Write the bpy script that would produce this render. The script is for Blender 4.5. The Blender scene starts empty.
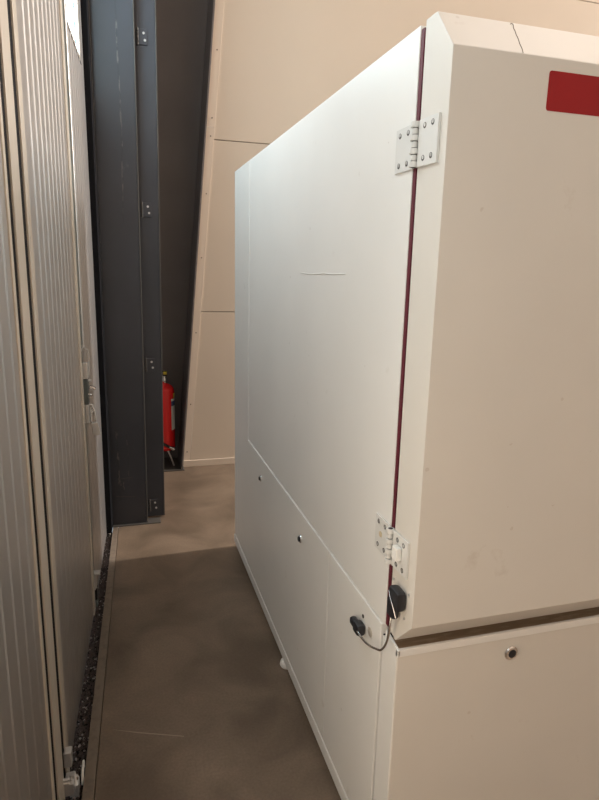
import bpy, bmesh, math, random
from mathutils import Vector, Matrix
S = bpy.context.scene
COL = S.collection
random.seed(7)
R_ = math.radians

# ------------------------------------------------ camera
cd = bpy.data.cameras.new('camera')
cam = bpy.data.objects.new('camera', cd); COL.objects.link(cam); S.camera = cam
_y, _p, _r = 0.2896, 0.2177, 0.0237
fw = Vector((math.sin(_y)*math.cos(_p), math.cos(_y)*math.cos(_p), -math.sin(_p)))
r0 = Vector((math.cos(_y), -math.sin(_y), 0)); u0 = r0.cross(fw)
rt = r0*math.cos(_r)+u0*math.sin(_r); up = u0*math.cos(_r)-r0*math.sin(_r)
M = Matrix((rt, up, -fw)).transposed().to_4x4(); M.translation = (0, 0, 1.55)
cam.matrix_world = M
cd.sensor_fit = 'HORIZONTAL'; cd.sensor_width = 36; cd.lens = 36*600.82/599; cd.clip_start = .02

# ------------------------------------------------ view, world, lights
S.view_settings.view_transform = 'Standard'; S.view_settings.look = 'None'
S.view_settings.gamma = 1; S.view_settings.use_curve_mapping = False
S.view_settings.exposure = 0.07
w = bpy.data.worlds.new('world'); S.world = w; w.use_nodes = True
bg = w.node_tree.nodes['Background']; bg.inputs[0].default_value = (.75, .87, 1, 1); bg.inputs[1].default_value = 1.0
WARM = (1.0, .85, .70)
def area(name, loc, target, sx, sy, power, color):
    l = bpy.data.lights.new(name, 'AREA'); l.shape = 'RECTANGLE'; l.size = sx; l.size_y = sy
    l.energy = power; l.color = color
    o = bpy.data.objects.new(name, l); COL.objects.link(o); o.location = loc
    o.rotation_euler = (Vector(target)-Vector(loc)).to_track_quat('-Z', 'Y').to_euler()
    return o
# two hall lamp rows under the ceiling, then an added upright fill lamp
area('hall_lamp', (6.8, .16, 8.7), (6.8, .16, 0), 5.5, .15, 60, (1, .84, .70))
area('hall_lamp', (6.8, 3.34, 8.7), (6.8, 3.34, 0), 5.5, .15, 440, (1, .84, .72))
area('hall_lamp', (10.5, 3.6, 5.0), (0, 3.4, 2), .3, 3.0, 900, (1, .98, .95))  # added upright strip well below the ceiling; fills back wall and doors
# daylight comes through the translucent panes of the doors, plus unseen fill panes added in door 2: z range, colour, strength of each pane
SKY, LOW_FILL = (.60, .88, 1.0), (1.0, .82, .62)  # second tone: warm fill for the added low pane of door 2
PANES = {1: [(1.50, 3.45, SKY, .3)], 2: [(.25, 1.53, LOW_FILL, 2.5), (1.53, 3.45, SKY, 1.1)], 3: [(2.49, 3.45, (.86, .96, 1), 11.5)], 4: [(2.47, 3.45, SKY, 10)]}

# ------------------------------------------------ materials
def mat(name, col, rough=.5, metal=0, spec=.5, bump=0, bscale=200, var=0, vscale=4, coat=0):
    m = bpy.data.materials.new(name); m.use_nodes = True
    nt = m.node_tree; b = nt.nodes['Principled BSDF']
    b.inputs['Base Color'].default_value = (*col, 1); b.inputs['Roughness'].default_value = rough
    b.inputs['Metallic'].default_value = metal; b.inputs['Specular IOR Level'].default_value = spec
    b.inputs['Coat Weight'].default_value = coat
    tc = nt.nodes.new('ShaderNodeTexCoord')
    if var:
        n = nt.nodes.new('ShaderNodeTexNoise'); n.inputs['Scale'].default_value = vscale; n.inputs['Detail'].default_value = 6
        nt.links.new(tc.outputs['Object'], n.inputs['Vector'])
        r = nt.nodes.new('ShaderNodeMapRange'); r.inputs[1].default_value = .3; r.inputs[2].default_value = .7
        r.inputs[3].default_value = 1-var; r.inputs[4].default_value = 1+var
        nt.links.new(n.outputs[0], r.inputs[0])
        mx = nt.nodes.new('ShaderNodeVectorMath'); mx.operation = 'SCALE'; mx.inputs[0].default_value = col
        nt.links.new(r.outputs[0], mx.inputs['Scale']); nt.links.new(mx.outputs[0], b.inputs['Base Color'])
    if bump:
        n = nt.nodes.new('ShaderNodeTexNoise'); n.inputs['Scale'].default_value = bscale; n.inputs['Detail'].default_value = 3
        nt.links.new(tc.outputs['Object'], n.inputs['Vector'])
        bp = nt.nodes.new('ShaderNodeBump'); bp.inputs['Strength'].default_value = bump; bp.inputs['Distance'].default_value = .002
        nt.links.new(n.outputs[0], bp.inputs['Height']); nt.links.new(bp.outputs[0], b.inputs['Normal'])
    return m

def scuffed(name, col, mark, rough, thresh, scale, stretch=(1, 1, 1), amount=.6, spec=.5, var=.04):
    """paint with fine scuffs / specks of another colour"""
    m = mat(name, col, rough, spec=spec, var=var, vscale=3)
    nt = m.node_tree; b = nt.nodes['Principled BSDF']
    src = b.inputs['Base Color'].links[0].from_socket
    tc = nt.nodes.new('ShaderNodeTexCoord'); mp = nt.nodes.new('ShaderNodeMapping'); mp.inputs['Scale'].default_value = stretch
    nt.links.new(tc.outputs['Object'], mp.inputs['Vector'])
    n = nt.nodes.new('ShaderNodeTexNoise'); n.inputs['Scale'].default_value = scale; n.inputs['Detail'].default_value = 8; n.inputs['Roughness'].default_value = .65
    nt.links.new(mp.outputs[0], n.inputs['Vector'])
    r = nt.nodes.new('ShaderNodeMapRange'); r.inputs[1].default_value = thresh; r.inputs[2].default_value = thresh+.12
    r.inputs[3].default_value = 0; r.inputs[4].default_value = amount
    nt.links.new(n.outputs[0], r.inputs[0])
    mx = nt.nodes.new('ShaderNodeMix'); mx.data_type = 'RGBA'
    nt.links.new(r.outputs[0], mx.inputs[0]); nt.links.new(src, mx.inputs[6]); mx.inputs[7].default_value = (*mark, 1)
    n2 = nt.nodes.new('ShaderNodeTexVoronoi'); n2.inputs['Scale'].default_value = 16; nt.links.new(mp.outputs[0], n2.inputs['Vector'])
    n3 = nt.nodes.new('ShaderNodeTexNoise'); n3.inputs['Scale'].default_value = 5; nt.links.new(mp.outputs[0], n3.inputs['Vector'])
    r2 = nt.nodes.new('ShaderNodeMath'); r2.operation = 'LESS_THAN'; r2.inputs[1].default_value = .075; nt.links.new(n2.outputs['Distance'], r2.inputs[0])
    r3 = nt.nodes.new('ShaderNodeMath'); r3.operation = 'GREATER_THAN'; r3.inputs[1].default_value = .56; nt.links.new(n3.outputs[0], r3.inputs[0])
    r4 = nt.nodes.new('ShaderNodeMath'); r4.operation = 'MULTIPLY'; nt.links.new(r2.outputs[0], r4.inputs[0]); nt.links.new(r3.outputs[0], r4.inputs[1])
    r5 = nt.nodes.new('ShaderNodeMath'); r5.operation = 'MULTIPLY'; r5.inputs[1].default_value = amount*.6; nt.links.new(r4.outputs[0], r5.inputs[0])
    mx2 = nt.nodes.new('ShaderNodeMix'); mx2.data_type = 'RGBA'; mx2.inputs[7].default_value = (*mark, 1)
    nt.links.new(r5.outputs[0], mx2.inputs[0]); nt.links.new(mx.outputs[2], mx2.inputs[6]); nt.links.new(mx2.outputs[2], b.inputs['Base Color'])
    return m

WHITE = scuffed('off_white_paint', (.82, .815, .79), (.35, .29, .22), .34, .66, 7, amount=.35, var=.02)
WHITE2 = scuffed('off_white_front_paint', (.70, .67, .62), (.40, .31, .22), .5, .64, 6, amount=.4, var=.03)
HW = mat('white_painted_hardware', (.70, .70, .68), .4)
STEEL = mat('zinc_steel', (.72, .72, .72), .3, metal=.75)
CHROME = mat('chrome', (.8, .8, .8), .12, metal=1)
BLACKP = mat('black_plastic', (.018, .018, .022), .45)
SCREW = mat('dark_countersunk_screw', (.06, .055, .05), .4)
RUBBER = mat('black_rubber', (.008, .008, .010), .8, spec=.15)
REDGASK = mat('dark_red_seal', (.11, .008, .02), .6)
REDLBL = mat('red_label', (.32, .013, .016), .6, spec=.25)
DIRT = scuffed('dirty_brown_slot', (.42, .30, .20), (.55, .42, .29), .8, .5, 12, (1, 6, 6), .8)
DOORP = mat('grey_door_paint', (.53, .52, .515), .38, metal=.93, spec=.5, var=.03, vscale=2)
ALU = mat('pale_aluminium', (.62, .57, .50), .4, metal=.35)
TEAL = mat('grey_teal_seal', (.13, .15, .145), .5)
DARKST = scuffed('dark_grey_steel_paint', (.050, .052, .063), (.20, .19, .18), .38, .66, 6, (1.5, 1.5, .7), .5, var=.1)
DARKW = mat('dark_web_paint', (.15, .138, .135), .5, var=.06)
CHALK = scuffed('worn_streak', (.045, .047, .056), (.20, .185, .17), .5, .50, 60, (1, 1, .25), .6, var=.1)
EDGE = mat('highlit_worn_edge', (.085, .078, .07), .45)  # pale tone paints the edge highlight on post flanges; scrapes share it
BEIGE = mat('beige_wall_panel', (.66, .56, .455), .5, var=.02, vscale=1.5)
BEIGE2 = mat('cream_trim_panel', (.72, .61, .50), .45)
SEAM = mat('wall_seam_dark', (.22, .17, .13), .7)
REDP = mat('red_extinguisher_paint', (.85, .018, .020), .25, coat=.3)
PAPER = mat('white_paper_label', (.85, .85, .82), .6)
YEL = mat('yellow_label', (.75, .60, .05), .5)
BLUE = mat('blue_label_print', (.05, .09, .22), .5)
GRAV = mat('dark_gravel', (.085, .060, .050), .6, var=.3, vscale=60)
GRAVL = mat('pale_gravel', (.42, .36, .33), .4, var=.3, vscale=90)
SOIL = mat('gutter_bed', (.02, .016, .014), .9)
YELLOWED = mat('yellowed_plastic', (.62, .52, .36), .5)
CEIL = mat('ceiling_paint', (.16, .15, .14), .8)
HALLW = mat('hall_wall_paint', (.55, .48, .41), .8)

def floor_mat():
    m = mat('polished_concrete', (.30, .25, .20), .45)
    nt = m.node_tree; b = nt.nodes['Principled BSDF']; L = nt.links
    tc = nt.nodes.new('ShaderNodeTexCoord')
    n1 = nt.nodes.new('ShaderNodeTexNoise'); n1.inputs['Scale'].default_value = 3.6; n1.inputs['Detail'].default_value = 9; n1.inputs['Distortion'].default_value = .6
    n2 = nt.nodes.new('ShaderNodeTexNoise'); n2.inputs['Scale'].default_value = 120; n2.inputs['Detail'].default_value = 4
    for n in (n1, n2): L.new(tc.outputs['Object'], n.inputs['Vector'])
    cr = nt.nodes.new('ShaderNodeValToRGB'); e = cr.color_ramp.elements
    e[0].position = .32; e[0].color = (.165, .117, .080, 1); e[1].position = .68; e[1].color = (.295, .218, .155, 1)
    L.new(n1.outputs[0], cr.inputs[0])
    mx = nt.nodes.new('ShaderNodeMix'); mx.data_type = 'RGBA'; mx.blend_type = 'MULTIPLY'; mx.inputs[0].default_value = .45
    L.new(cr.outputs[0], mx.inputs[6]); L.new(n2.outputs[0], mx.inputs[7]); L.new(mx.outputs[2], b.inputs['Base Color'])
    bp = nt.nodes.new('ShaderNodeBump'); bp.inputs['Strength'].default_value = .15; bp.inputs['Distance'].default_value = .002
    L.new(n2.outputs[0], bp.inputs['Height']); L.new(bp.outputs[0], b.inputs['Normal'])
    return m
FLOOR = floor_mat()
KERB = scuffed('kerb_concrete', (.21, .165, .125), (.13, .10, .075), .6, .5, 30, amount=.5)

def pane_mat(col, strength):
    m = mat('daylit_translucent_pane', (.8, .85, .88), .25)
    b = m.node_tree.nodes['Principled BSDF']; b.inputs['Emission Color'].default_value = (*col, 1); b.inputs['Emission Strength'].default_value = strength
    return m

# ------------------------------------------------ helpers
def B(bm, x0, x1, y0, y1, z0, z1, bev=0, seg=2):
    t = bmesh.new(); bmesh.ops.create_cube(t, size=1)
    for v in t.verts:
        v.co = Vector((x0+(v.co.x+.5)*(x1-x0), y0+(v.co.y+.5)*(y1-y0), z0+(v.co.z+.5)*(z1-z0)))
    if bev: bmesh.ops.bevel(t, geom=t.edges[:], offset=bev, segments=seg, affect='EDGES', profile=.5)
    merge(bm, t)
def merge(bm, t):
    me = bpy.data.meshes.new('tmp'); t.to_mesh(me); bm.from_mesh(me); t.free(); bpy.data.meshes.remove(me)
def prism(bm, pts, axis, a, b, bev=0):
    """closed profile extruded along an axis; pts are the other two coordinates in order"""
    t = bmesh.new()
    def P(q, k):
        if axis == 'x': return (k, q[0], q[1])
        if axis == 'y': return (q[0], k, q[1])
        return (q[0], q[1], k)
    va = [t.verts.new(P(q, a)) for q in pts]; vb = [t.verts.new(P(q, b)) for q in pts]
    n = len(pts); t.faces.new(va); t.faces.new(vb[::-1])
    for i in range(n): t.faces.new((va[i], vb[i], vb[(i+1) % n], va[(i+1) % n]))
    bmesh.ops.recalc_face_normals(t, faces=t.faces)
    if bev: bmesh.ops.bevel(t, geom=t.edges[:], offset=bev, segments=2, affect='EDGES', profile=.5)
    merge(bm, t)
def cyl(bm, c, axis, r, h, seg=24, bev=0, r2=None):
    t = bmesh.new(); bmesh.ops.create_cone(t, cap_ends=True, segments=seg, radius1=r, radius2=r if r2 is None else r2, depth=h)
    if bev: bmesh.ops.bevel(t, geom=[e for e in t.edges if len(e.link_faces) == 2 and any(len(f.verts) > 4 for f in e.link_faces)], offset=bev, segments=2, affect='EDGES')
    q = Vector((0, 0, 1)).rotation_difference(Vector(axis).normalized())
    bmesh.ops.transform(t, matrix=Matrix.Translation(c) @ q.to_matrix().to_4x4(), verts=t.verts); merge(bm, t)
def lathe(bm, c, prof, seg=32):
    t = bmesh.new(); rings = []
    for r, z in prof:
        if r < 1e-5: rings.append([t.verts.new((c[0], c[1], c[2]+z))])
        else: rings.append([t.verts.new((c[0]+r*math.cos(k*2*math.pi/seg), c[1]+r*math.sin(k*2*math.pi/seg), c[2]+z)) for k in range(seg)])
    for a, b in zip(rings, rings[1:]):
        for k in range(seg):
            k2 = (k+1) % seg
            if len(a) == 1 and len(b) > 1: t.faces.new((a[0], b[k], b[k2]))
            elif len(b) == 1 and len(a) > 1: t.faces.new((a[k], b[0], a[k2]))
            elif len(a) > 1: t.faces.new((a[k], b[k], b[k2], a[k2]))
    bmesh.ops.recalc_face_normals(t, faces=t.faces); merge(bm, t)
def tube(bm, pts, r, seg=16, sub=6):
    P = [Vector(p) for p in pts]; Q = []
    for i in range(len(P)-1):
        p0 = P[max(i-1, 0)]; p1 = P[i]; p2 = P[i+1]; p3 = P[min(i+2, len(P)-1)]
        for k in range(sub):
            t = k/sub
            Q.append(.5*((2*p1)+(-p0+p2)*t+(2*p0-5*p1+4*p2-p3)*t*t+(-p0+3*p1-3*p2+p3)*t**3))
    Q.append(P[-1]); t = bmesh.new(); rings = []; nrm = None
    for i, q in enumerate(Q):
        d = (Q[min(i+1, len(Q)-1)]-Q[max(i-1, 0)]).normalized()
        if nrm is None: nrm = d.orthogonal().normalized()
        nrm = (nrm-d*nrm.dot(d)).normalized(); b = d.cross(nrm)
        rings.append([t.verts.new(q+r*(nrm*math.cos(a)+b*math.sin(a))) for a in [2*math.pi*k/seg for k in range(seg)]])
    for a, b in zip(rings, rings[1:]):
        for k in range(seg): t.faces.new((a[k], a[(k+1) % seg], b[(k+1) % seg], b[k]))
    t.faces.new(rings[0]); t.faces.new(rings[-1])
    bmesh.ops.recalc_face_normals(t, faces=t.faces); merge(bm, t)
def obj(name, bm, m, parent=None, smooth=False, label=None):
    me = bpy.data.meshes.new(name)
    bmesh.ops.recalc_face_normals(bm, faces=bm.faces)
    bm.to_mesh(me); bm.free(); me.materials.append(m)
    o = bpy.data.objects.new(name, me); COL.objects.link(o)
    if smooth:
        for f in me.polygons: f.use_smooth = True
        try: me.set_sharp_from_angle(angle=math.radians(25))
        except Exception: pass
        wn = o.modifiers.new('weighted_normal', 'WEIGHTED_NORMAL'); wn.keep_sharp = True; wn.weight = 100
    if parent:
        o.parent = parent
        mw = Matrix.Identity(4); q = parent
        while q: mw = Matrix.Translation(q.location) @ mw; q = q.parent
        o.data.transform(mw.inverted())
    if label: o['label'] = label
    return o
def box(name, a, m, parent=None, bev=0, label=None):
    bm = bmesh.new(); B(bm, *a, bev=bev); return obj(name, bm, m, parent, smooth=bev > 0, label=label)
def thing(name, loc, label, cat, group=None):
    o = bpy.data.objects.new(name, None); COL.objects.link(o); o.location = loc; o.empty_display_size = .1
    o['label'] = label; o['category'] = cat
    if group: o['group'] = group
    return o
def tag(o, label, cat, group=None):
    o['label'] = label; o['category'] = cat
    if group: o['group'] = group
    return o
def struct(o): o['kind'] = 'structure'; return o
def dx(y): return -.29+.046*y             # the line of the folding doors
def shear(bm):
    for v in bm.verts: v.co.x += dx(v.co.y)

# ------------------------------------------------ room shell
WY = 4.56
bm = bmesh.new(); prism(bm, [(-.187+.0348*-3.2, -3.2), (12.0, -3.2), (12.0, 5.0), (-.187+.0348*5.0, 5.0)], 'z', -.12, 0)
struct(obj('floor', bm, FLOOR))
bm = bmesh.new(); prism(bm, [(-.2267+.0363*-3.2, -3.2), (-.1895+.0348*-3.2, -3.2), (-.1895+.0348*3.55, 3.55), (-.2267+.0363*3.55, 3.55)], 'z', -.12, 0, .002)
struct(obj('trim_1', bm, KERB))                      # concrete kerb along the gutter
bm = bmesh.new(); prism(bm, [(-.6, -3.2), (-.2267+.0363*-3.2-.001, -3.2), (-.2267+.0363*3.53-.001, 3.53), (-.6, 3.53)], 'z', -.12, -.035)
struct(obj('trim_2', bm, SOIL))                      # bed of the gutter

# back wall: beige panels with seams
bm = bmesh.new()
zs = [0, 1.205, 2.42, 3.69, 5.0, 6.3, 7.6, 9.0]
for a, b in zip(zs, zs[1:]):
    prism(bm, [(.47+.0835*a, a+.003), (12.0, a+.003), (12.0, b-.003), (.47+.0835*b, b-.003)], 'y', WY, WY+.05, .0015)
struct(obj('wall_back', bm, BEIGE))
bm = bmesh.new(); prism(bm, [(.48, 0), (12.0, 0), (12.0, 9), (.48+.0835*9, 9)], 'y', WY+.012, WY+.06)
struct(obj('trim_3', bm, SEAM))
bm = bmesh.new(); prism(bm, [(.40, .0), (.466, .0), (.466+.088*2.5, 2.5), (.40+.088*2.5, 2.5)], 'y', WY-.006, WY-.001, .001)
prism(bm, [(.40+.088*2.5012, 2.5012), (.466+.088*2.5012, 2.5012), (.466+.088*9, 9), (.40+.088*9, 9)], 'y', WY-.006, WY-.001, .001)
fl = struct(obj('trim_4', bm, BEIGE2))
for z in (.12, .5, 1.05, 1.6, 2.05, 2.44, 2.56, 3.0, 3.5):
    bm = bmesh.new(); cyl(bm, (.44+.088*z, WY-.008, z), (0, 1, 0), .005, .004, 10); obj('screw', bm, SEAM, fl)
struct(box('baseboard_back', (.41, 12.0, WY-.02, WY-.007, 0, .052), BEIGE2, bev=.003))
struct(box('wall_right', (12.0, 12.1, -3.2, 5, 0, 9), HALLW))
struct(box('wall_near', (-.6, 12.0, -3.3, -3.2, 0, 9), HALLW))
struct(box('ceiling', (-.9, 12.1, -3.3, 5.1, 9, 9.1), CEIL))
bm = bmesh.new(); B(bm, -.12, -.002, -3.2, 5.0, 3.62, 9.0); shear(bm)
struct(obj('wall_left', bm, DOORP))
bm = bmesh.new(); B(bm, -.12, -.002, 3.56, 5.0, 0, 3.62); shear(bm)
struct(obj('trim_5', bm, DARKW))                     # dark wall lining behind the columns

# ------------------------------------------------ folding doors (left)
PITCH = .0835
def ribbed(bm, y0, y1, z0, z1, first, t=.05):
    """sandwich panel: flat sheet with narrow raised ribs"""
    pts = [(-t, y0), (0, y0)]; y = first
    while y+.017 < y1:
        pts += [(0, y), (.0022, y+.0065), (.0022, y+.0085), (0, y+.009)]; y += PITCH
    pts += [(0, y1), (-t, y1)]
    prism(bm, pts, 'z', z0, z1)
def leaf(n, y0, y1, first, window=None, label=None):
    root = bpy.data.objects.new('door_%d' % n, None); COL.objects.link(root); root.location = (dx(y0), y0, 0); root['kind'] = 'structure'
    if label: root['label'] = label
    bm = bmesh.new()
    if window:
        a, b, c, d = window
        ribbed(bm, y0, y1, .006, c, first)
        ribbed(bm, y0, y1, d, 3.6, first)
        if a-y0 > .02: B(bm, -.05, 0, y0, a, c, d)
        if y1-b > .02: ribbed(bm, b, y1, c, d, first+PITCH*math.ceil((b+.004-first)/PITCH))
    else: ribbed(bm, y0, y1, .006, 3.6, first)
    shear(bm); obj('ribbed_panel', bm, DOORP, root)
    if window:
        bm = bmesh.new(); f = .022
        for q in ((a, a+f, c, d), (b-f, b, c, d), (a, b, c, c+f), (a, b, d-f, d)): B(bm, -.055, .0, *q, bev=.001)
        shear(bm); fr = obj('window_frame', bm, ALU, root)
        for za, zb, pc, ps in PANES[n]:
            bm = bmesh.new(); B(bm, -.009, -.004, a+f, b-f, max(za, c+f), min(zb, d-f)); shear(bm); obj('pane', bm, pane_mat(pc, ps), fr)
        bm = bmesh.new(); B(bm, -.0035, .001, (a+b)/2-.006+.06, (a+b)/2+.006+.06, c+f, d-f); shear(bm); obj('glazing_bar', bm, RUBBER, fr)
        bm = bmesh.new(); B(bm, -.004, .0015, a-.01, b+.02, c-.006, c-.001); shear(bm); obj('gasket', bm, RUBBER, fr)
    return root
def strip(name, root, y0, y1, o0, o1, m, z0=.006, z1=3.6, bev=.003):
    bm = bmesh.new(); B(bm, o0, o1, y0, y1, z0, z1, bev=bev); shear(bm); return obj(name, bm, m, root, smooth=True)

d0 = leaf(1, -3.2, .30, -3.1, (-1.6, .1, 1.50, 3.45))
d1 = leaf(2, .30, 1.44, .375, (.34, .96, .25, 3.45))  # window out of view, added to light the near enclosure side
strip('edge_strip', d1, 1.438, 1.458, -.05, .004, ALU)
strip('rubber_seal', d1, 1.459, 1.508, -.05, -.0008, RUBBER)
strip('stile', d1, 1.509, 1.592, -.05, .004, ALU)
strip('rubber_seal', d1, 1.593, 1.652, -.05, -.0008, RUBBER)
d2 = leaf(3, 1.70, 2.565, 1.80, (1.76, 2.50, 2.49, 3.45))
strip('edge_strip', d2, 1.653, 1.70, -.05, .004, ALU)
strip('edge_strip', d2, 2.566, 2.622, -.05, .005, ALU)
strip('meeting_seal', d2, 2.623, 2.701, -.05, -.001, TEAL, bev=.001)
d3 = leaf(4, 2.702, 3.425, 2.80, (2.80, 3.29, 2.47, 3.45))
strip('rubber_seal', d3, 3.426, 3.535, -.05, .030, RUBBER)

# rod and lock on the meeting stile of door 3
bm = bmesh.new(); cyl(bm, (.008, 2.66, 2.41), (0, 0, 1), .004, 2.36, 16); shear(bm); rod = obj('lock_rod', bm, STEEL, d2, True)
bm = bmesh.new(); B(bm, 0, .022, 2.65, 2.70, 1.066, 1.134, .003); shear(bm); obj('lock_case', bm, STEEL, d2, True)
bm = bmesh.new(); tube(bm, [(.0, 2.65, 1.185), (.008, 2.66, 1.203), (.018, 2.67, 1.192), (.025, 2.68, 1.182), (.025, 2.68, 1.12), (.024, 2.68, 1.08)], .0025); shear(bm)
obj('rod_guide', bm, STEEL, d2, True)
bm = bmesh.new(); cyl(bm, (.008, 2.66, 1.206), (0, 0, 1), .007, .012, 16, .002); cyl(bm, (.008, 2.66, 1.220), (0, 0, 1), .004, .016, 16, .001); shear(bm)
obj('rod_cap', bm, STEEL, rod, True)
bm = bmesh.new(); B(bm, 0, .020, 2.65, 2.70, .955, 1.063, .003); shear(bm); obj('lock_plate', bm, TEAL, d2, True)
bm = bmesh.new(); cyl(bm, (.026, 2.68, 1.055), (1, 0, 0), .006, .014, 16, .001); shear(bm); obj('lock_button', bm, STEEL, d2, True)
bm = bmesh.new(); B(bm, .022, .050, 2.672, 2.688, 1.020, 1.034, .003)
bmesh.ops.rotate(bm, cent=(.022, 2.68, 1.03), matrix=Matrix.Rotation(R_(22), 3, 'Y'), verts=bm.verts)
shear(bm); obj('lever_handle', bm, CHROME, d2, True)
bm = bmesh.new(); cyl(bm, (.026, 2.68, .992), (1, 0, 0), .007, .014, 16, .001); shear(bm); obj('key_cylinder', bm, CHROME, d2, True)
bm = bmesh.new(); B(bm, .0, .018, 2.66, 2.70, .87, .953, .003); tube(bm, [(.016, 2.68, .948), (.030, 2.68, .946), (.034, 2.68, .93), (.031, 2.68, .915), (.016, 2.68, .913)], .003); shear(bm); obj('hasp', bm, STEEL, d2, True)
pl = thing('padlock', (dx(2.68)+.036, 2.68, .81), 'small grey padlock hanging from the lock hasp of the ribbed left door', 'padlock')
bm = bmesh.new(); c = dx(2.68)+.034
tube(bm, [(c-.008, 2.68, .862), (c-.012, 2.68, .905), (c-.010, 2.68, .925), (c-.003, 2.68, .933), (c+.003, 2.68, .922), (c+.007, 2.68, .892), (c+.009, 2.68, .862)], .0035)
obj('shackle', bm, CHROME, pl, True)
bm = bmesh.new(); B(bm, c-.012, c+.016, 2.668, 2.692, .812, .868, .003)
bmesh.ops.rotate(bm, cent=(c, 2.68, .866), matrix=Matrix.Rotation(R_(-10), 3, 'Y'), verts=bm.verts)
obj('lock_body', bm, STEEL, pl, True)
# floor bolt at the foot of the meeting stile
bm = bmesh.new(); B(bm, 0, .030, 2.62, 2.66, .172, .180, .002); B(bm, 0, .009, 2.62, 2.66, .10, .172, .002); tube(bm, [(.010, 2.64, .176), (.010, 2.64, .10)], .004); shear(bm); obj('bolt_bracket', bm, STEEL, d2, True)
bm = bmesh.new(); B(bm, .0, .014, 2.63, 2.67, .045, .098, .002); shear(bm); obj('bolt_socket', bm, BLACKP, d2, True)
bm = bmesh.new(); B(bm, .0, .012, 2.63, 2.68, .008, .04, .002); shear(bm); obj('bolt_foot', bm, TEAL, d2, True)
# hinge hardware at the foot of the folding joint
bm = bmesh.new(); B(bm, 0, .022, 1.625, 1.655, .085, .135, .003); shear(bm); obj('hinge_clip', bm, STEEL, d2, True)
bm = bmesh.new(); B(bm, .0, .028, 1.60, 1.65, .008, .05, .003); cyl(bm, (.020, 1.62, .058), (0, 0, 1), .006, .016, 12, .001); shear(bm); obj('hinge_block', bm, STEEL, d2, True)
for zz in (.06, .072):
    bm = bmesh.new(); cyl(bm, (.012, 1.575, zz+.02), (1, 0, 0), .005, .02, 12, .001); shear(bm); obj('hinge_screw', bm, STEEL, d2, True)

# guide roller standing in the gutter
gr = thing('guide_roller', (-.182, 1.66, -.035), 'metal door guide roller in the gravel gutter at the bottom left', 'roller')
bm = bmesh.new(); B(bm, -.205, -.178, 1.625, 1.665, -.035, .018, .004); obj('bracket', bm, STEEL, gr, True)
bm = bmesh.new(); cyl(bm, (-.187, 1.648, .026), (0, 0, 1), .007, .016, 16, .002); obj('pin', bm, CHROME, gr, True)
bm = bmesh.new(); tube(bm, [(-.171, 1.665, -.02), (-.170, 1.675, .012), (-.169, 1.70, .018), (-.170, 1.725, .010), (-.171, 1.735, -.02)], .004); rr = obj('bow_handle', bm, PAPER, gr, True, label='white plastic loop')

# gravel in the gutter: one uncountable mass
bm = bmesh.new()
ico = bmesh.new(); bmesh.ops.create_icosphere(ico, subdivisions=1, radius=1)
base = [v.co.copy() for v in ico.verts]; faces = [[v.index for v in f.verts] for f in ico.faces]; ico.free()
def stones(n, ya, yb, seed):
    random.seed(seed); b_ = bmesh.new()
    for _ in range(n):
        y = random.uniform(ya, yb); xa = dx(y)-.015; xb = -.2267+.0363*y-.004
        x = random.uniform(xa, xb); r = random.uniform(.0022, .0052); z = -.034+random.uniform(.0, .012)
        s = Vector((random.uniform(.7, 1.3), random.uniform(.7, 1.3), random.uniform(.5, 1)))*r
        rot = Matrix.Rotation(random.uniform(0, 6.28), 3, random.choice('XYZ'))
        vs = [b_.verts.new(rot @ Vector((p.x*s.x*random.uniform(.8, 1.2), p.y*s.y, p.z*s.z))+Vector((x, y, z))) for p in base]
        for f in faces: b_.faces.new([vs[i] for i in f])
    return b_
o = obj('gravel', stones(5200, .9, 3.5, 3), GRAV); o['kind'] = 'stuff'; tag(o, 'dark brown gravel filling the narrow gutter along the foot of the left door', 'gravel')
o2 = obj('gravel_chippings', stones(420, .9, 3.5, 5), GRAVL, o)
random.seed(9)
bm = bmesh.new(); t = bmesh.new(); bmesh.ops.create_icosphere(t, subdivisions=2, radius=.02)
for v in t.verts: v.co = Vector((v.co.x*.8, v.co.y, v.co.z*.9))*random.uniform(.55, 1.15)+Vector((-.118, 3.475, -.010))
merge(bm, t); tag(obj('crumpled_foil', bm, CHROME), 'crumpled shiny foil scrap in the gutter beside the dark post foot', 'foil')

# ------------------------------------------------ dark steel post
po = thing('steel_post', (0, 3.56, 0), 'tall dark grey steel door post with flat face beside the left door', 'post')
def slab(name, x0b, x0t, x1b, x1t, y0, y1, z0, z1, m, parent, bev=0):
    bm = bmesh.new(); prism(bm, [(x0b, z0), (x1b, z0), (x1t, z1), (x0t, z1)], 'y', y0, y1, bev); return obj(name, bm, m, parent, True)
slab('face_plate', -.100, -.086, .100, .136, 3.54, 3.552, .004, 7, DARKST, po, .002)
slab('flange_edge', .1005, .1365, .1065, .1425, 3.536, 3.60, .004, 7, EDGE, po, .003)
slab('flange_edge', -.1065, -.0925, -.1005, -.0865, 3.536, 3.60, .004, 7, EDGE, po, .003)
slab('side_plate', -.05, -.04, .207, .263, 3.61, 3.622, .012, 7, DARKST, po, .002)
slab('side_flange', .2075, .2635, .2125, .2685, 3.605, 3.66, .012, 7, EDGE, po, .002)
box('base_plate', (-.10, .182, 3.52, 3.60, 0, .006), EDGE, po, .002)
def bracket(z, x):
    bm = bmesh.new(); B(bm, x+.006, x+.050, 3.600, 3.609, z-.038, z+.038, .0015); h = obj('hinge', bm, DARKST, po, True)
    bm = bmesh.new()
    for k in range(5): cyl(bm, (x+.001, 3.602, z-.034+.017*k), (0, 0, 1), .0055, .0145, 12, .001)
    obj('knuckle', bm, EDGE, h, True)
    for sx, sz in ((.032, .017), (.038, -.017)):
        bm = bmesh.new(); cyl(bm, (x+sx, 3.598, z+sz), (0, 1, 0), .0062, .006, 14, .0015); obj('bolt', bm, STEEL, h, True)
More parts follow.
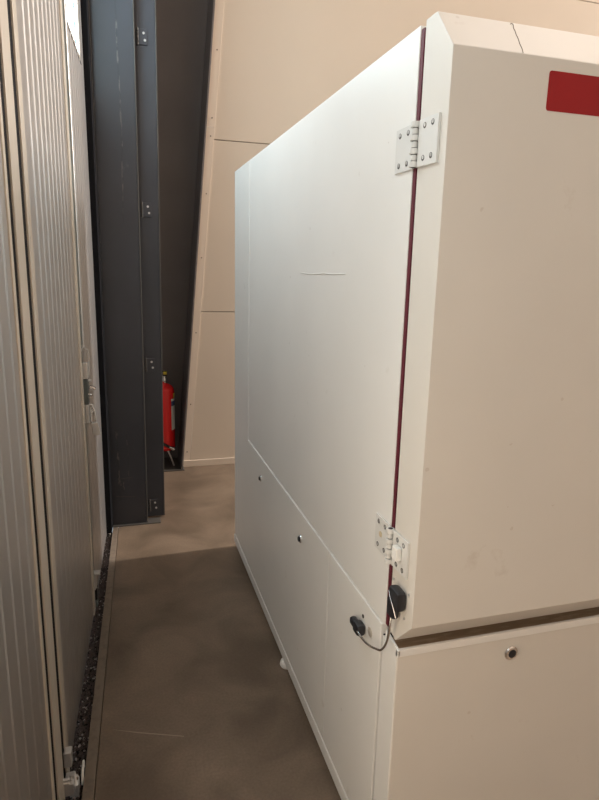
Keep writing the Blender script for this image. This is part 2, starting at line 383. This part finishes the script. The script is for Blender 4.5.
for z in (2.715, 1.842, .968, .088): bracket(z, .122+.0055*z)

def streak(pts, w, parent):
    bm = bmesh.new(); random.seed(len(pts)*7+int(w*1e4))
    P = []
    for (xa, za), (xb, zb) in zip(pts, pts[1:]):
        for k in range(8): P.append((xa+(xb-xa)*k/8, za+(zb-za)*k/8))
    L_ = [bm.verts.new((x-w*random.uniform(.25, 1), 3.5394, z)) for x, z in P]; R2 = [bm.verts.new((x+w*random.uniform(.25, 1), 3.5394, z)) for x, z in P]
    for k in range(len(P)-1): bm.faces.new((L_[k], R2[k], R2[k+1], L_[k+1]))
    obj('worn_streak', bm, CHALK, parent)
streak([(.031, 2.95), (.031, 2.62), (.037, 2.38), (.036, 2.14), (.029, 1.80), (.030, 1.76)], .006, po)
streak([(-.055, .60), (-.052, .42), (-.054, .30), (-.05, .14)], .010, po)
streak([(.0, .60), (.005, .42), (.004, .25)], .004, po)
streak([(-.04, .29), (-.035, .20)], .02, po)
bm = bmesh.new(); prism(bm, [(-.075, .185), (.035, .175), (.035, .178), (-.075, .189)], 'y', 3.5393, 3.54); obj('scrape', bm, EDGE, po)
bm = bmesh.new(); prism(bm, [(-.05, .295), (.03, .300), (.03, .302), (-.05, .297)], 'y', 3.5393, 3.54); obj('scrape', bm, EDGE, po)

# ------------------------------------------------ tapered portal column
co = thing('steel_column', (.4, 4.6, 0), 'dark tapered steel portal column widening upward against the beige wall', 'column')
bm = bmesh.new(); prism(bm, [(.397, .008), (.409, .008), (.409+.0835*9, 9), (.397+.0835*9, 9)], 'y', 4.47, 4.82, .001); obj('inner_flange', bm, DARKW, co)
bm = bmesh.new(); prism(bm, [(-.1, .008), (.398, .008), (.398+.0835*9, 9), (-.1, 9)], 'y', 4.79, 4.80); obj('web', bm, DARKW, co)
box('base_plate', (-.08, .42, 4.462, 4.82, 0, .008), EDGE, co, .002)

# ------------------------------------------------ fire extinguisher
ex = thing('fire_extinguisher', (.285, 4.62, 0), 'red fire extinguisher hanging in the recess of the dark column', 'fire extinguisher')
cx, cy = .283, 4.62
bm = bmesh.new(); lathe(bm, (cx, cy, .135), [(0, .012), (.05, .0), (.074, .004), (.083, .02), (.084, .46), (.080, .485), (.066, .505), (.044, .518), (.024, .526), (.022, .538), (0, .538)], 40)
cyl_o = obj('cylinder', bm, REDP, ex, True)
bm = bmesh.new(); lathe(bm, (cx+.012, cy, .665), [(0, 0), (.02, 0), (.022, .02), (.016, .035), (.016, .05), (0, .05)], 20); obj('valve', bm, CHROME, ex, True)
bm = bmesh.new(); B(bm, cx-.05, cx+.035, cy-.014, cy+.014, .718, .730, .003); B(bm, cx-.05, cx+.03, cy-.014, cy+.014, .745, .757, .003); obj('squeeze_handle', bm, BLACKP, ex, True)
bm = bmesh.new(); B(bm, cx+.004, cx+.03, cy-.02, cy-.012, .728, .75, .002); obj('safety_tag', bm, YEL, ex, True)
def patch(bm, a0, a1, z0, z1, r):
    t = bmesh.new(); n = 10
    A = [t.verts.new((cx+r*math.cos(a0+(a1-a0)*k/n), cy+r*math.sin(a0+(a1-a0)*k/n), z0)) for k in range(n+1)]
    Bv = [t.verts.new((v.co.x, v.co.y, z1)) for v in A]
    for k in range(n): t.faces.new((A[k], A[k+1], Bv[k+1], Bv[k]))
    merge(bm, t)
bm = bmesh.new(); patch(bm, R_(-50), R_(-12), .30, .545, .0846); pp = obj('instruction_label', bm, PAPER, cyl_o, True)
bm = bmesh.new(); patch(bm, R_(-50), R_(-12), .49, .528, .0850); obj('label_heading', bm, BLUE, cyl_o, True)
bm = bmesh.new(); patch(bm, R_(-32), R_(-8), .548, .585, .0846); obj('warning_label', bm, YEL, cyl_o, True)
bm = bmesh.new(); tube(bm, [(cx-.03, cy-.03, .69), (cx-.10, cy-.07, .60), (cx-.09, cy-.10, .35), (cx-.04, cy-.105, .23), (cx+.03, cy-.085, .175)], .011); obj('hose', bm, BLACKP, ex, True)
bm = bmesh.new(); cyl(bm, (cx+.048, cy-.072, .160), (.8, .2, -.5), .010, .045, 16, .001, .016); obj('nozzle', bm, CHROME, ex, True)
bm = bmesh.new(); tube(bm, [(cx+.015, cy-.05, .15), (cx+.045, cy-.06, .08), (cx+.065, cy-.06, .012)], .0065); obj('support_rod', bm, STEEL, ex, True)

# ------------------------------------------------ the machine enclosure
XM, YF, YN = .567, 3.113, 1.155
mc = thing('machine_enclosure', (XM, 1.09, 0), 'large off-white steel machine enclosure with hinged hood beside the aisle', 'machine')
XR = 2.15
box('core', (XM+.014, XR, YN+.012, YF-.004, .034, 1.996), WHITE, mc)
bm = bmesh.new(); B(bm, XM, XM+.013, YN, 2.752, .7305, 2.004, .0018); up_ = obj('door', bm, WHITE, mc, True, label='tall upper side door')
bm = bmesh.new(); B(bm, XM-.0015, XM+.013, 2.7545, YF, .080, 2.004, .003); obj('end_panel', bm, WHITE, mc, True)
bm = bmesh.new(); B(bm, XM-.004, XM+.013, 1.546, 2.752, .080, .7275, .0035); pa = obj('side_panel', bm, WHITE, mc, True)
bm = bmesh.new(); B(bm, XM-.004, XM+.013, 1.167, 1.543, .080, .7275, .0035); pb = obj('side_panel', bm, WHITE, mc, True)
bm = bmesh.new(); B(bm, XM-.006, XM+.10, 1.092, YF, .030, .0765, .004); obj('plinth', bm, WHITE, mc, True)
box('roof_panel', (XM+.005, XR, YN+.02, YF, 1.998, 2.004), WHITE, mc, .001)
bm = bmesh.new(); B(bm, XM+.002, XM+.05, 1.142, 1.1544, .735, 1.996); obj('door_seal', bm, REDGASK, mc, label='dark red seal in the door gap')
# lower cabinet
for ya, yb in ((1.161, 1.168), (1.5425, 1.5465)):
    bm = bmesh.new(); B(bm, XM+.0035, XM+.03, ya, yb, .078, .700); obj('gap_shade', bm, RUBBER, mc)  # black strip stands in for the shade inside the panel gaps
bm = bmesh.new(); B(bm, XM, XM+.013, 1.088, 1.1625, .034, .700, .002); obj('corner_post', bm, WHITE, mc, True)
bm = bmesh.new(); B(bm, XM+.014, XR, 1.1, 1.17, .034, .690); obj('slot_floor', bm, DIRT, mc, label='brown dirty slot under the hood')
bm = bmesh.new(); B(bm, XM+.003, XR, 1.086, 1.098, .05, .696, .002); fp = obj('front_panel', bm, WHITE2, mc, True)
bm = bmesh.new(); B(bm, XM, XR, 1.0815, 1.092, .694, .712, .0025); prism(bm, [(1.0815, .694), (1.0815, .712), (1.150, .722), (1.150, .702)], 'x', XM, XM+.006, .001); obj('lip', bm, WHITE, mc, True)
bm = bmesh.new(); c = Vector((.871, 1.084, .652)); cyl(bm, c, (0, 1, 0), .018, .008, 32, .003); lk = obj('cam_lock', bm, CHROME, fp, True)
bm = bmesh.new(); cyl(bm, c+Vector((.001, -.004, 0)), (0, 1, 0), .0105, .003, 20, .001); obj('keyhole', bm, BLACKP, fp, True)
for y, z in ((2.455, .636), (1.834, .636)):
    bm = bmesh.new(); cyl(bm, (XM-.005, y, z), (1, 0, 0), .014, .007, 20, .0015); q = obj('quarter_turn_lock', bm, CHROME, pa, True)
    bm = bmesh.new(); cyl(bm, (XM-.010, y, z), (1, 0, 0), .009, .008, 16, .001); obj('lock_insert', bm, BLACKP, pa, True)
bm = bmesh.new(); lathe(bm, (XM+.016, 2.03, 0), [(0, 0), (.030, 0), (.033, .006), (.030, .018), (.020, .030), (.019, .05), (0, .05)], 24)
ft = obj('foot', bm, WHITE, mc, True)
for fx, fy in ((XM+.06, 1.25), (XM+.06, 2.98), (2.05, 1.25), (2.05, 2.98)):
    bm = bmesh.new(); lathe(bm, (fx, fy, 0), [(0, 0), (.030, 0), (.033, .006), (.030, .018), (.020, .030), (.019, .05), (0, .05)], 24); obj('foot', bm, WHITE, mc, True)
# hood with chamfered top and bottom edges
bm = bmesh.new(); prism(bm, [(1.026, .803), (1.026, 1.932), (1.092, 2.006), (1.134, 2.006), (1.134, .737), (1.100, .727)], 'x', XM, XR, .0022)
hd = obj('hood', bm, WHITE2, mc, True)
bm = bmesh.new()
def rrect(x0, x1, z0, z1, r):
    pts = []
    for cx_, cz_, a in ((x1-r, z1-r, 0), (x0+r, z1-r, 90), (x0+r, z0+r, 180), (x1-r, z0+r, 270)):
        for k in range(5): pts.append((cx_+r*math.cos(R_(a+22.5*k)), cz_+r*math.sin(R_(a+22.5*k))))
    return pts
prism(bm, rrect(.767, 1.36, 1.843, 1.911, .005), 'y', 1.0252, 1.0262); obj('label_plate', bm, REDLBL, hd, label='plain red label')
bm = bmesh.new(); tube(bm, [(XM, 1.92, 1.531), (XM-.0003, 1.78, 1.530), (XM-.0004, 1.68, 1.534), (XM-.0003, 1.64, 1.5325), (XM, 1.51, 1.535)], .0016, 8); obj('pale_scrape', bm, HW, up_)
bm = bmesh.new()     # hairline crack across the top chamfer
u_ = Vector((0, .066, .074)).normalized()
cr = [(.7165, .092), (.720, .096), (.7225, .091), (.719, .080), (.7185, .070), (.7165, .060), (.7155, .045), (.7125, .030), (.7115, .015), (.7085, .002)]
tube(bm, [Vector((a, 1.026, 1.932))+u_*b+Vector((0, -.0001, .0001)) for a, b in cr], .0007, 6, 3); obj('crack', bm, SEAM, hd)

def plate_hinge(zc, yc, lw, rw, hh, shl, shr):
    """butt hinge: leaf on the door (towards +y), leaf on the hood (towards -y); sh = slant of the leaf"""
    bm = bmesh.new(); prism(bm, [(yc+.010, zc-hh/2), (yc+.010, zc+hh/2), (yc+lw, zc+hh/2+shl), (yc+lw, zc-hh/2+shl)], 'x', XM-.0045, XM-.0002, .0008); h = obj('hinge', bm, HW, mc, True)
    bm = bmesh.new(); prism(bm, [(yc-.010, zc-hh/2), (yc-.010, zc+hh/2), (yc-rw, zc+hh/2+shr), (yc-rw, zc-hh/2+shr)], 'x', XM-.0055, XM-.0002, .0008); obj('hinge_leaf', bm, HW, h, True)
    bm = bmesh.new(); n = 7
    for k in range(n):
        s = hh/n; cyl(bm, (XM-.0075, yc, zc-hh/2+s*(k+.5)), (0, 0, 1), .0095 if k % 2 == 0 else .0070, s*.88, 24, .001)
    obj('knuckle', bm, HW, h, True)
    bm = bmesh.new(); cyl(bm, (XM-.0075, yc, zc), (0, 0, 1), .0055, hh*.99, 12); obj('pin', bm, BLACKP, h, True)
    for sg, wd, x in ((1, lw, XM-.0045), (-1, rw, XM-.0055)):
        for fy in ((.40, .80) if sg > 0 else (.40, .76)):
            for fz in (-.34, .34):
                bm = bmesh.new(); yy = yc+sg*wd*fy
                cyl(bm, (x-.0001, yy, zc+hh*fz), (1, 0, 0), .0054, .0010, 18); sc_ = obj('screw', bm, SCREW, h, True)
                if True:
                    bm = bmesh.new(); cyl(bm, (x-.0008, yy-.0012, zc+hh*fz+.0008), (1, 0, 0), .0034, .0008, 16); obj('screw_head', bm, STEEL, h, True)
plate_hinge(1.787, 1.136, .092, .086, .085, 0, -.002)
plate_hinge(.942, 1.140, .088, .083, .085, .0, .002)
bm = bmesh.new(); B(bm, XM-.0195, XM-.0056, 1.082, 1.106, .932, .962, .003); obj('sensor_block', bm, PAPER, hd, True, label='white plastic block on the lower hinge')
bm = bmesh.new(); cyl(bm, (XM-.005, 1.196, .944), (1, 0, 0), .007, .002, 16); obj('plug', bm, YELLOWED, hd, True)
for y, z in ((1.122, .868), (1.046, .872), (1.062, .806)):
    bm = bmesh.new(); cyl(bm, (XM-.001, y, z), (1, 0, 0), .0034, .003, 16, .0006); obj('rivet', bm, STEEL, hd, True)
bm = bmesh.new(); cyl(bm, (XM-.0045, 1.273, .683), (1, 0, 0), .005, .002, 14); obj('hole_plug', bm, BLACKP, pb, True)
bm = bmesh.new(); cyl(bm, (XM-.0048, 1.226, .668), (1, 0, 0), .0125, .002, 28, .0005); obj('round_cover', bm, ALU, pb, True)

# cable seal: two black lock heads joined by a wire
cs = thing('cable_seal', (XM-.03, 1.15, .66), 'steel cable with black lock heads below the lower hinge of the enclosure', 'cable lock')
bm = bmesh.new(); B(bm, XM-.026, XM-.0005, 1.052, 1.100, .826, .872, .009); B(bm, XM-.022, XM-.003, 1.078, 1.112, .793, .84, .007); h1 = obj('lock_head', bm, BLACKP, cs, True)
bm = bmesh.new(); tube(bm, [(XM-.027, 1.090, .862), (XM-.029, 1.078, .852), (XM-.029, 1.062, .838), (XM-.027, 1.050, .818)], .0014); obj('key_pin', bm, CHROME, h1, True)
bm = bmesh.new(); B(bm, XM-.030, XM-.0048, 1.248, 1.285, .640, .672, .009); B(bm, XM-.028, XM-.009, 1.270, 1.310, .645, .666, .007); obj('lock_head', bm, BLACKP, cs, True)
bm = bmesh.new(); tube(bm, [(XM-.026, 1.255, .656), (XM-.026, 1.225, .655), (XM-.026, 1.185, .664), (XM-.024, 1.150, .677), (XM-.024, 1.115, .697), (XM-.020, 1.098, .730), (XM-.018, 1.092, .775), (XM-.016, 1.092, .80)], .0030); obj('wire', bm, CHROME, cs, True)

# pale scratch on the concrete floor
bm = bmesh.new(); prism(bm, [(-.083, 1.850), (.0, 1.812), (.147, 1.757), (.147, 1.760), (.0, 1.817)], 'z', 0, .0004)
tag(obj('floor_scratch', bm, mat('pale_scratch', (.34, .28, .22), .7)), 'thin pale scratch across the dark concrete floor of the aisle', 'scratch')
